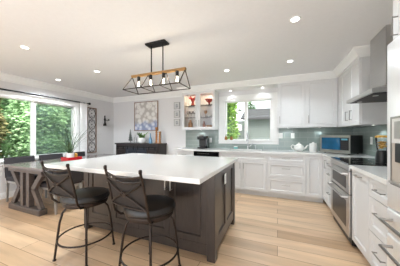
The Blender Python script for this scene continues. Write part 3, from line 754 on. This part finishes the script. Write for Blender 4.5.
# ------------------------------------------------------------------ bar stools
def make_stool(label, loc, rz, leg_rz):
    t = thing('bar_stool', label, 'bar stool', loc, rz, 'bar stools at the island')
    K = dict(local=True)
    MB().lathe([(0, .572), (.21, .572), (.226, .587), (.228, .612), (.215, .635), (.17, .647), (0, .652)], n=36).build('seat', 'leather', t, True, **K)
    MB().lathe([(.10, .532), (.208, .534), (.212, .552), (.208, .571), (.10, .571)], n=36).build('seat_ring', 'bronze', t, True, **K)
    MB().lathe([(.06, .48), (.06, .532)], n=16).build('swivel', 'bronze', t, True, **K)
    prof = [(.165, .51), (.205, .46), (.228, .37), (.243, .25), (.255, .14), (.27, .014)]
    for k in range(4):
        a = PI / 4 + k * PI / 2 + leg_rz - rz
        P = [(r * math.cos(a), r * math.sin(a), z) for r, z in prof]
        P = [(.05 * math.cos(a), .05 * math.sin(a), .513)] + P
        lg = MB().tube(P, .0105, 8).build('leg', 'bronze', t, True, **K)
        MB().lathe([(.016, 0), (.016, .008), (.009, .018)], (prof[-1][0] * math.cos(a), prof[-1][0] * math.sin(a), 0), 10).build('foot', 'bronze', lg, True, **K)
    MB().tube([(.25 * math.cos(i * 2 * PI / 40), .25 * math.sin(i * 2 * PI / 40), .195) for i in range(40)], .0085, 8, True).build('footrest', 'bronze', t, True, **K)
    # back: two posts, arched rails, crossed braces over a brown panel
    for sx in (-1, 1):
        P = [(sx * .155, -.12, .545), (sx * .185, -.175, .555), (sx * .205, -.215, .60), (sx * .208, -.232, .67), (sx * .208, -.258, .80), (sx * .208, -.30, .968)]
        p = MB().tube(P, .0105, 8).build('back_post', 'bronze', t, True, **K)
        MB().lathe([(.009, 0), (.0135, .006), (.0135, .026), (.008, .032), (0, .033)], (sx * .208, -.302, .965), 10).build('finial', 'bronze', p, True, **K)
    def at(u, z):   # a point of the curved back surface, bulging away from the seat
        y = -.232 - (z - .65) * .215
        return (u, y - (.018) * (1 - (u / .208) ** 2), z)
    for (z, r, dip) in ((.945, .008, .028), (.905, .007, .028), (.675, .008, .0)):
        MB().tube([at(u, z - dip * (1 - (u / .208) ** 2)) for u in [-.208 + .416 * i / 12 for i in range(13)]], r, 8).build('back_rail', 'bronze', t, True, **K)
    for s_ in (-1, 1):
        P = []
        for i in range(13):
            u = -.2 + .4 * i / 12
            q = at(u, .785 + s_ * .10 * (abs(u) / .2) ** 1.25 * (1 if u > 0 else -1)); P.append((q[0], q[1] - .006, q[2]))
        MB().tube(P, .007, 8).build('cross_brace', 'bronze', t, True, **K)
    c0 = at(0, .785)
    MB().tube([(.03 * math.cos(a), c0[1] - .01, .785 + .018 * math.sin(a)) for a in [i * 2 * PI / 20 for i in range(20)]], .0055, 6, True).build('brace_ring', 'bronze', t, True, **K)
    b = MB(); grid = []
    for i in range(13):
        u = -.199 + .398 * i / 12
        grid.append([[b._v((at(u, z)[0], at(u, z)[1] + dy, z)) for dy in (.008, .016)] for z in (.682, .74, .79, .84, .898 - .026 * (1 - (u / .208) ** 2))])
    for i in range(12):
        for j in range(4):
            for k in (0, 1):
                q = [grid[i][j][k], grid[i + 1][j][k], grid[i + 1][j + 1][k], grid[i][j + 1][k]]
                b.bm.faces.new(q if k == 0 else q[::-1])
        for j in (0, 4): b.bm.faces.new((grid[i][j][0], grid[i][j][1], grid[i + 1][j][1], grid[i + 1][j][0]))
    for i in (0, 12):
        for j in range(4): b.bm.faces.new((grid[i][j][0], grid[i][j][1], grid[i][j + 1][1], grid[i][j + 1][0]))
    b.build('back_panel', 'brownpanel', t, True, **K)
    return t
make_stool('bronze cross-back bar stool with black round seat at the island end near the table', (-1.888, 1.385, 0), math.radians(-3), math.radians(9))
make_stool('bronze cross-back bar stool with black round seat before the island door pulls', (-1.072, 1.405, 0), math.radians(-8), math.radians(-7))

# ------------------------------------------------------------------ dining table and chairs
tx0, tx1, ty0, ty1 = -4.36, -3.24, 1.68, 3.72
tb = thing('dining_table', 'weathered grey wood trestle dining table by the window', 'table', ((tx0 + tx1) / 2, 2.62, 0))
b = MB(); n = 6
b.box(tx0, tx1, ty0, ty1, .70, .742, .004, 1); b.build('tabletop', 'tabletop', tb)
cx = (tx0 + tx1) / 2
for y in (1.76, 3.60):
    b = MB(); b.box(cx - .44, cx + .44, y - .06, y + .06, 0, .09, .008, 1)
    f = b.build('trestle_foot', 'tablewood', tb)
    MB().box(cx - .47, cx + .47, y - .05, y + .05, .64, .70, .005, 1).build('trestle_top', 'tablewood', tb)
    for s_ in (-1, 1):
        MB().box(cx + s_ * .085 - .04, cx + s_ * .085 + .04, y - .04, y + .04, .09, .64, .004, 1).build('post', 'tablewood', tb)
        MB().bar((cx + s_ * .42, y, .65), (cx + s_ * .19, y, .38), .026, .04).bar((cx + s_ * .19, y, .39), (cx + s_ * .40, y, .085), .026, .04).build('brace', 'tablewood', tb)
MB().box(cx - .03, cx + .03, 1.80, 3.56, .30, .38, .004, 1).build('stretcher', 'tablewood', tb)

def make_chair(label):
    t = thing('dining_chair', label, 'chair', (0, 0, 0), 0, 'dining chairs around the table')
    K = dict(local=True)
    MB().box(-.235, .235, -.20, .23, .40, .475, .02, 3).build('seat', 'charcoal', t, True, **K)
    b = MB(Matrix.Translation((0, -.205, .44)) @ Matrix.Rotation(math.radians(7), 4, 'X')); b.box(-.235, .235, -.03, .03, 0, .385, .02, 3); b.build('backrest', 'charcoal', t, True, **K)
    MB().box(-.215, .215, -.19, .21, .36, .40).build('seat_rail', 'silver', t, **K)
    for sx in (-1, 1):
        for sy in (-1, 1):
            x, y = sx * .205, sy * .195
            b = MB(); v0 = [b._v((x + a * .012, y + c * .012 + sy * .02, 0)) for a, c in ((-1, -1), (1, -1), (1, 1), (-1, 1))]; v1 = [b._v((x + a * .02, y + c * .02, .40)) for a, c in ((-1, -1), (1, -1), (1, 1), (-1, 1))]
            b.bm.faces.new(v0[::-1]); b.bm.faces.new(v1)
            for i in range(4): b.bm.faces.new((v0[i], v0[(i + 1) % 4], v1[(i + 1) % 4], v1[i]))
            b.build('leg', 'silver', t, **K)
    return t
spots = [(-4.47, 2.07, -PI / 2, 'charcoal dining chair with silver legs backed to the left window pane'),
         (-4.47, 2.63, -PI / 2, 'charcoal dining chair on window side backed to the screened pane'),
         (-4.47, 3.18, -PI / 2, 'charcoal dining chair on window side beside the curtain, behind red tray'),
         (-3.43, 2.06, PI / 2, 'charcoal dining chair on island side directly behind the first bar stool'),
         (-3.43, 2.62, PI / 2, 'charcoal dining chair on island side, middle of its row'),
         (-3.43, 3.18, PI / 2, 'charcoal dining chair on island side closest to the black sideboard')]
ch0 = make_chair(spots[0][3]); ch0.location = spots[0][:2] + (0,); ch0.rotation_euler = (0, 0, spots[0][2])
for (x, y, r, l) in spots[1:]: copy_thing(ch0, (x, y, 0), r, l)

tr = thing('red_tray', 'red lacquer tray on the dining table holding the grassy plant', 'tray', (-3.86, 2.52, .742))
b = MB(); b.box(-3.97, -3.75, 2.38, 2.66, .7425, .757)
for (x0, x1, y0, y1) in ((-3.97, -3.955, 2.38, 2.66), (-3.765, -3.75, 2.38, 2.66), (-3.955, -3.765, 2.38, 2.395), (-3.955, -3.765, 2.645, 2.66)): b.box(x0, x1, y0, y1, .757, .807)
b.build('body', 'red', tr)
def ribbon(b, base, ang, lean, length, wd, droop, k=9):
    P = []; d = Vector((math.cos(ang), math.sin(ang), 0)); sd = Vector((-d.y, d.x, 0))
    for i in range(k + 1):
        s_ = i / k
        p = Vector(base) + d * (lean * length * s_ + droop * length * .35 * s_ ** 2) + Vector((0, 0, length * (s_ - droop * .55 * s_ ** 2.4)))
        ww = wd * (1 - s_) ** .6 * (.5 + s_ * .8 if s_ < .5 else .9)
        P.append((b._v(p - sd * ww), b._v(p + sd * ww + Vector((0, 0, ww * .4)))))
    for A, B in zip(P, P[1:]): b.bm.faces.new((A[0], A[1], B[1], B[0]))
gp = thing('potted_grass_plant', 'tall grassy plant with thin arching leaves in white pot on tray', 'plant', (-3.86, 2.49, .757))
MB().lathe([(.05, .7575), (.065, .772), (.075, .89), (.07, .89), (.06, .86), (0, .855)], (-3.86, 2.49, 0), 20).build('pot', 'white_cer', gp, True)
b = MB()
for k in range(42): ribbon(b, (-3.86 + rnd.uniform(-.03, .03), 2.49 + rnd.uniform(-.03, .03), .86), rnd.uniform(0, 6.28), rnd.uniform(.1, .8), rnd.uniform(.45, 1.0), .0055, rnd.uniform(.2, 1.0))
for k in range(18): ribbon(b, (-3.86 + rnd.uniform(-.03, .03), 2.49 + rnd.uniform(-.03, .03), .86), rnd.uniform(0, 6.28), rnd.uniform(.2, .6), rnd.uniform(.15, .34), .013, rnd.uniform(.3, .9))
b.build('leaves', 'grassleaf', gp)
tag(MB().lathe([(.03, .7575), (.035, .762), (.035, .86), (.02, .875), (0, .876)], (-3.86, 2.60, 0), 16).build('candle_jar', 'pasta', smooth=True), 'small golden jar on red tray beside the grassy plant', 'jar')

# curtain and rod
rod = thing('curtain_rod', 'black curtain rod above the dining window', 'curtain rod', (WX + .09, 2.0, 2.13))
MB().tube([(WX + .09, .15, 2.13), (WX + .09, 3.66, 2.13)], .017, 10).build('rod', 'blackmetal', rod, True)
for y in (.12, 3.68): MB().lathe([(0, -.036), (.026, -.026), (.036, 0), (.026, .026), (0, .036)], (WX + .09, y, 2.13), 14).build('finial', 'blackmetal', rod, True)
for y in (.25, 3.645): MB().box(WX + .0005, WX + .09, y - .01, y + .01, 2.12, 2.14).build('bracket', 'blackmetal', rod)
b = MB(); cols = []
for i in range(49):
    s_ = i / 48; y = 3.41 + .20 * s_; x = WX + .088 + .028 * math.sin(s_ * 2 * PI * 5)
    cols.append([[b._v((x + .003 * k, y, z)) for k in (0, 1)] for z in (.01, .6, 1.2, 1.7, 2.165)])
for A, B in zip(cols, cols[1:]):
    for j in range(4):
        for k in (0, 1): b.bm.faces.new((A[j][k], B[j][k], B[j + 1][k], A[j + 1][k]))
tag(b.build('curtain', 'curtain', smooth=True), 'white gathered curtain hanging at the right end of black rod', 'curtain')

# left wall decor
wa = thing('metal_wall_art', 'tall black scrollwork panel in tan wood frame on left wall', 'wall art', (WX + .02, 3.80, .72))
ay0, ay1, az0, az1 = 3.66, 3.95, .74, 2.04
b = MB()
for (y0, y1, z0, z1) in ((ay0, ay0 + .016, az0, az1), (ay1 - .016, ay1, az0, az1), (ay0 + .022, ay1 - .022, az0, az0 + .022), (ay0 + .022, ay1 - .022, az1 - .022, az1)): b.box(WX + .0005, WX + .03, y0, y1, z0, z1)
b.build('frame', 'framewood', wa)
b = MB(); ym = (ay0 + ay1) / 2
for k in range(4):
    zc = az0 + .165 + k * .325
    for s_ in (-1, 1):
        for q in (-1, 1):
            P = []
            for i in range(22):
                a = i / 21 * 1.6 * PI; r = .052 * (1 - i / 30)
                P.append((WX + .016, ym + s_ * (.062 + r * math.cos(a + PI)), zc + q * (.075 + 1.45 * r * math.sin(a))))
            b.tube(P, .0045, 6)
    b.tube([(WX + .016, ym + .11 * math.sin(i / 12 * PI), zc - .16 + .32 * i / 12) for i in range(13)], .006, 6)
    b.tube([(WX + .016, ym - .11 * math.sin(i / 12 * PI), zc - .16 + .32 * i / 12) for i in range(13)], .006, 6)
    b.lathe([(0, -.02), (.02, 0), (0, .02)], (WX + .016, ym, zc), 8)
b.build('scrollwork', 'iron', wa, True)
fg = thing('wall_sculpture', 'small dark metal figure sculpture on the left wall near the corner', 'wall art', (WX + .02, 4.24, 1.54))
MB().lathe([(.045, 1.54), (.05, 1.56), (.02, 1.66), (.03, 1.74), (.015, 1.79), (.022, 1.82), (.012, 1.85), (0, 1.87)], (WX + .051, 4.22, 0), 12).build('body', 'iron', fg, True)
b = MB(); b.tube([(WX + .05, 4.22, 1.72), (WX + .05, 4.31, 1.70), (WX + .05, 4.36, 1.73)], .009, 6); b.lathe([(.02, -.01), (.025, .02), (.01, .03)], (WX + .05, 4.36, 1.72), 8); b.build('arm', 'iron', fg, True)

# back wall decor
def framed(name, label, x0, x1, z0, z1, y, fw, fm, cm, cat='picture', group=None, depth=.03):
    t = thing(name, label, cat, ((x0 + x1) / 2, y, z0), 0, group)
    b = MB()
    for q in ((x0, x0 + fw, z0, z1), (x1 - fw, x1, z0, z1), (x0 + fw, x1 - fw, z0, z0 + fw), (x0 + fw, x1 - fw, z1 - fw, z1)): b.box(q[0], q[1], y - depth, y, q[2], q[3])
    b.build('frame', fm, t)
    MB().box(x0 + fw, x1 - fw, y - depth + .008, y - .002, z0 + fw, z1 - fw).build('canvas', cm, t)
    return t
framed('floral_painting', 'large framed painting of pale blossoms above the black sideboard', -4.09, -3.22, 1.38, 2.26, BY, .02, 'framewood', 'canvas')
for z, l in ((2.07, 'topmost of three small framed pictures beside glass cabinet'), (1.835, 'middle one of three small framed pictures beside glass cabinet'), (1.60, 'lowest of three small framed pictures beside glass cabinet')):
    t = framed('small_picture', l, -2.68, -2.50, z - .095, z + .095, BY, .013, 'silver', 'pale', group='three small framed pictures')
    MB().box(-2.63, -2.55, BY - .024, BY - .021, z - .05, z + .045).build('print', 'photo', t)

# sideboard
sb = thing('sideboard', 'black brown sideboard with barn doors against the back wall', 'sideboard', (-3.675, 4.36, 0))
s0, s1, sf, sz = -4.42, -2.93, 4.16, 1.02
MB().box(s0 - .02, s1 + .02, sf - .02, BY - .017, sz - .04, sz, .005, 1).build('top', 'buffet', sb)
MB().box(s0, s1, sf + .02, BY - .02, .08, sz - .04).build('body', 'buffet', sb)
for x in (s0, s1 - .06):
    for y in (sf, BY - .08): MB().box(x, x + .06, y, y + .06, 0, .08).build('leg', 'buffet', sb)
MB().box(s0 + .03, s1 - .03, sf + .0, sf + .012, sz - .115, sz - .095).build('door_rail', 'blackmetal', sb)
for (a, c, m_) in ((s0 + .02, s0 + .37, 'buffet'), (s0 + .385, s0 + .74, 'buffetblue'), (s0 + .755, s0 + 1.11, 'buffetblue'), (s0 + 1.125, s1 - .02, 'buffet')):
    d = MB(FY(a, sf, .11)).shaker(c - a, sz - .24, .022, .06, .01).build('door', m_, sb)
    b = MB()
    for q in (a + .07, c - .07): b.box(q - .015, q + .015, sf - .006, sf, sz - .18, sz - .085)
    b.build('hanger', 'blackmetal', d)
    pull(d, FY(0, sf, 0), (a + c) / 2, sz - .30, .12, False, 'blackmetal', .007, .03)
# things on the sideboard
st = thing('tree_sculpture', 'slim pewter cone tree at left end of the sideboard', 'ornament', (-4.02, 4.34, sz))
MB().lathe([(.05, sz), (.05, sz + .012), (.012, sz + .02), (.012, sz + .06)], (-4.02, 4.34, 0), 14).build('stand', 'greysculpt', st, True)
prof = []
for k in range(7): prof += [(.07 - k * .009, sz + .06 + k * .05), (.045 - k * .006, sz + .085 + k * .05)]
MB().lathe(prof + [(0, sz + .42)], (-4.02, 4.34, 0), 14).build('cone', 'greysculpt', st, True)
tag(MB().lathe([(.03, sz), (.034, sz + .01), (.034, sz + .15), (.012, sz + .19), (.012, sz + .24), (0, sz + .24)], (-3.86, 4.36, 0), 14).build('bottle', 'glass', smooth=True), 'slim clear bottle on sideboard beside the pewter tree', 'bottle')
op = thing('potted_plant', 'broad-leaved green plant in a white bowl on sideboard', 'plant', (-3.58, 4.32, sz))
MB().lathe([(.06, sz), (.10, sz + .02), (.125, sz + .08), (.12, sz + .15), (.11, sz + .15), (.1, sz + .12), (0, sz + .12)], (-3.58, 4.32, 0), 22).build('pot', 'white_cer', op, True)
b = MB()
for k in range(24): ribbon(b, (-3.58 + rnd.uniform(-.05, .05), 4.32 + rnd.uniform(-.05, .05), sz + .12), rnd.uniform(0, 6.28), rnd.uniform(.3, .9), rnd.uniform(.15, .30), .035, rnd.uniform(.3, 1.0))
b.build('leaves', 'leaf', op)
tag(MB().lathe([(.035, sz), (.045, sz + .01), (.05, sz + .10), (.02, sz + .19), (.018, sz + .27), (.024, sz + .28)], (-3.33, 4.37, 0), 18).build('bottle', 'blueglass', smooth=True), 'tall pale blue glass bottle between plant and wooden holders', 'bottle')
tag(MB().lathe([(.03, sz), (.045, sz + .02), (.045, sz + .09), (.02, sz + .13), (.025, sz + .15)], (-3.25, 4.28, 0), 18).build('bottle', 'blueglass', smooth=True), 'short pale blue glass bottle in front of wooden holders', 'bottle')
for (x, h, l) in ((-3.13, .45, 'taller turned tan wood candle holder on the sideboard'), (-3.02, .33, 'shorter turned tan wood candle holder on the sideboard')):
    pr = [(.05, 0), (.05, .02)]
    k = 0
    while .03 + k * .05 < h - .04: pr += [(.022, .03 + k * .05), (.036, .055 + k * .05)]; k += 1
    tag(MB().lathe([(r, sz + z) for r, z in pr + [(.04, h - .02), (.04, h)]], (x, 4.38, 0), 16).build('candle_holder', 'tanwood', smooth=True), l, 'candle holder', 'wooden candle holders')

# ------------------------------------------------------------------ things on the worktop
cm = thing('coffee_maker', 'black single-cup coffee maker on left end of worktop', 'coffee maker', (-1.72, 4.32, .92))
MB().box(-1.82, -1.62, 4.22, 4.45, .9205, .96, .01, 2).build('base', 'black', cm)
MB().box(-1.82, -1.62, 4.34, 4.45, .96, 1.14, .01, 2).build('column', 'black', cm)
MB().box(-1.825, -1.615, 4.21, 4.45, 1.14, 1.225, .022, 3).build('head', 'black', cm)
MB().box(-1.62, -1.575, 4.26, 4.44, .9205, 1.17, .01, 2).build('water_tank', 'blackglass', cm)
MB().tube([(-1.79, 4.22, 1.215), (-1.79, 4.19, 1.24), (-1.65, 4.19, 1.24), (-1.65, 4.22, 1.215)], .009, 8).build('handle', 'nickel', cm, True)
for (x, l) in ((-1.19, 'left amber jar with sprig on the window sill'), (-1.05, 'right amber jar with sprig on the window sill')):
    t = thing('sprig_jar', l, 'jar', (x, BY - .02, 1.13), 0, 'amber jars on the window sill')
    MB().lathe([(.03, 1.1305), (.036, 1.14), (.036, 1.19), (.022, 1.205), (.022, 1.22)], (x, BY - .022, 0), 16).build('body', 'amber', t, True)
    b = MB()
    for k in range(12): ribbon(b, (x, BY - .022, 1.2), rnd.uniform(0, 6.28), rnd.uniform(.1, .5), rnd.uniform(.06, .13), .008, .4, 4)
    b.build('sprig', 'leaf', t)
sc = thing('soap_dish', 'small teal and white dish behind the sink', 'dish', (-.93, 4.50, .92))
MB().lathe([(.04, .9205), (.05, .93), (.05, .965), (.045, .965)], (-.93, 4.51, 0), 18).build('body', 'teal', sc, True)
MB().lathe([(.048, .9655), (.046, .985), (0, .99)], (-.93, 4.51, 0), 18).build('sponge', 'white_cer', sc, True)
sd = thing('soap_dispenser', 'slim chrome soap pump right of the faucet', 'soap dispenser', (-.47, 4.50, .92))
MB().lathe([(.018, .92), (.018, .93), (.009, .94), (.009, 1.01)], (-.47, 4.50, 0), 12).build('body', 'chrome', sd, True)
MB().tube([(-.47, 4.50, 1.0), (-.47, 4.44, 1.005)], .007, 8).build('spout', 'chrome', sd, True)

tp = thing('teapot', 'white ceramic teapot on the worktop below the outlets', 'teapot', (.41, 4.36, .92))
MB().lathe([(.05, .9205), (.08, .94), (.098, .985), (.085, 1.03), (.045, 1.055)], (.41, 4.36, 0), 24).build('body', 'white_cer', tp, True)
MB().lathe([(.05, 1.05), (.035, 1.068), (.012, 1.075), (.016, 1.09), (0, 1.096)], (.41, 4.36, 0), 18).build('lid', 'white_cer', tp, True)
MB().tube([(.49, 4.36, .965), (.535, 4.36, .99), (.555, 4.36, 1.03), (.58, 4.36, 1.045)], [.022, .016, .012, .011], 10).build('spout', 'white_cer', tp, True)
MB().tube([(.33, 4.36, 1.03), (.29, 4.36, 1.045), (.262, 4.36, 1.01), (.28, 4.36, .965), (.325, 4.36, .955)], .009, 8).build('handle', 'white_cer', tp, True)
cn = thing('canister', 'white ceramic canister between teapot and microwave', 'canister', (.66, 4.33, .92))
MB().lathe([(.062, .9205), (.068, .93), (.068, 1.06), (.062, 1.065)], (.66, 4.33, 0), 24).build('body', 'white_cer', cn, True)
MB().lathe([(.066, 1.0655), (.066, 1.08), (.02, 1.092), (.02, 1.11), (0, 1.112)], (.66, 4.33, 0), 24).build('lid', 'white_cer', cn, True)

# microwave set diagonally in the corner
mw = thing('microwave', 'stainless and black microwave set diagonally in the corner', 'microwave', (1.055, 4.10, .92), -PI / 4)
K = dict(local=True)
MB().box(-.25, .25, -.16, .18, .018, .325, .004, 1).build('body', 'black', mw, **K)
b = MB(); b.box(-.25, .25, -.182, -.16, .018, .07); b.box(-.25, .25, -.182, -.16, .285, .325); b.box(-.25, -.225, -.182, -.16, .07, .285); b.box(.235, .25, -.182, -.16, .07, .285)
b.build('front_frame', 'steel', mw, **K)
MB().box(-.224, .10, -.184, -.16, .071, .284, .002, 1).build('door', mat('door_glass_window_reflection', srgb(26, 82, 116), .08, var=.3, scale=6, coat=.6), mw, **K)  # blue base colour stands in for the window reflected in the door glass
cp = MB().box(.102, .234, -.183, -.16, .071, .284).build('control_panel', 'black', mw, **K)
MB().box(.12, .215, -.185, -.183, .24, .27).build('display', 'display', cp, **K)
b = MB()
for i in range(3):
    for j in range(4): b.box(.122 + i * .033, .148 + i * .033, -.186, -.183, .09 + j * .034, .112 + j * .034)
b.build('buttons', 'charcoal', cp, **K)
b = MB()
for x in (-.2, .2):
    for y in (-.12, .13): b.lathe([(.014, .0005), (.014, .018)], (x, y, 0), 10)
b.build('feet', 'black', mw, **K)

# blender-like jar of pasta on a black base at the back of the cooktop
bl = thing('blender', 'black based blender with golden contents in glass jar on the cooktop', 'blender', (1.13, 2.83, .926))
MB().lathe([(.062, .927), (.064, .94), (.058, 1.03), (.05, 1.06), (.046, 1.07)], (1.13, 2.83, 0), 20).build('base', 'black', bl, True)
MB().lathe([(.045, 1.07), (.05, 1.08), (.062, 1.22), (.059, 1.22), (.047, 1.083), (0, 1.08)], (1.13, 2.83, 0), 20).build('jar', 'glass', bl, True)
b = MB()
for k in range(60):
    a = rnd.uniform(0, 6.28); r = rnd.uniform(0, .036); z = 1.095 + rnd.uniform(0, .075); p = Vector((1.13 + r * math.cos(a), 2.83 + r * math.sin(a), z))
    q = Vector((rnd.uniform(-1, 1), rnd.uniform(-1, 1), rnd.uniform(-.5, .5))).normalized() * .012
    b.tube([p - q, p + q], .006, 5)
b.build('contents', 'pasta', bl)
MB().lathe([(.064, 1.22), (.064, 1.238), (.03, 1.245), (0, 1.245)], (1.13, 2.83, 0), 20).build('lid', 'pasta', bl, True)
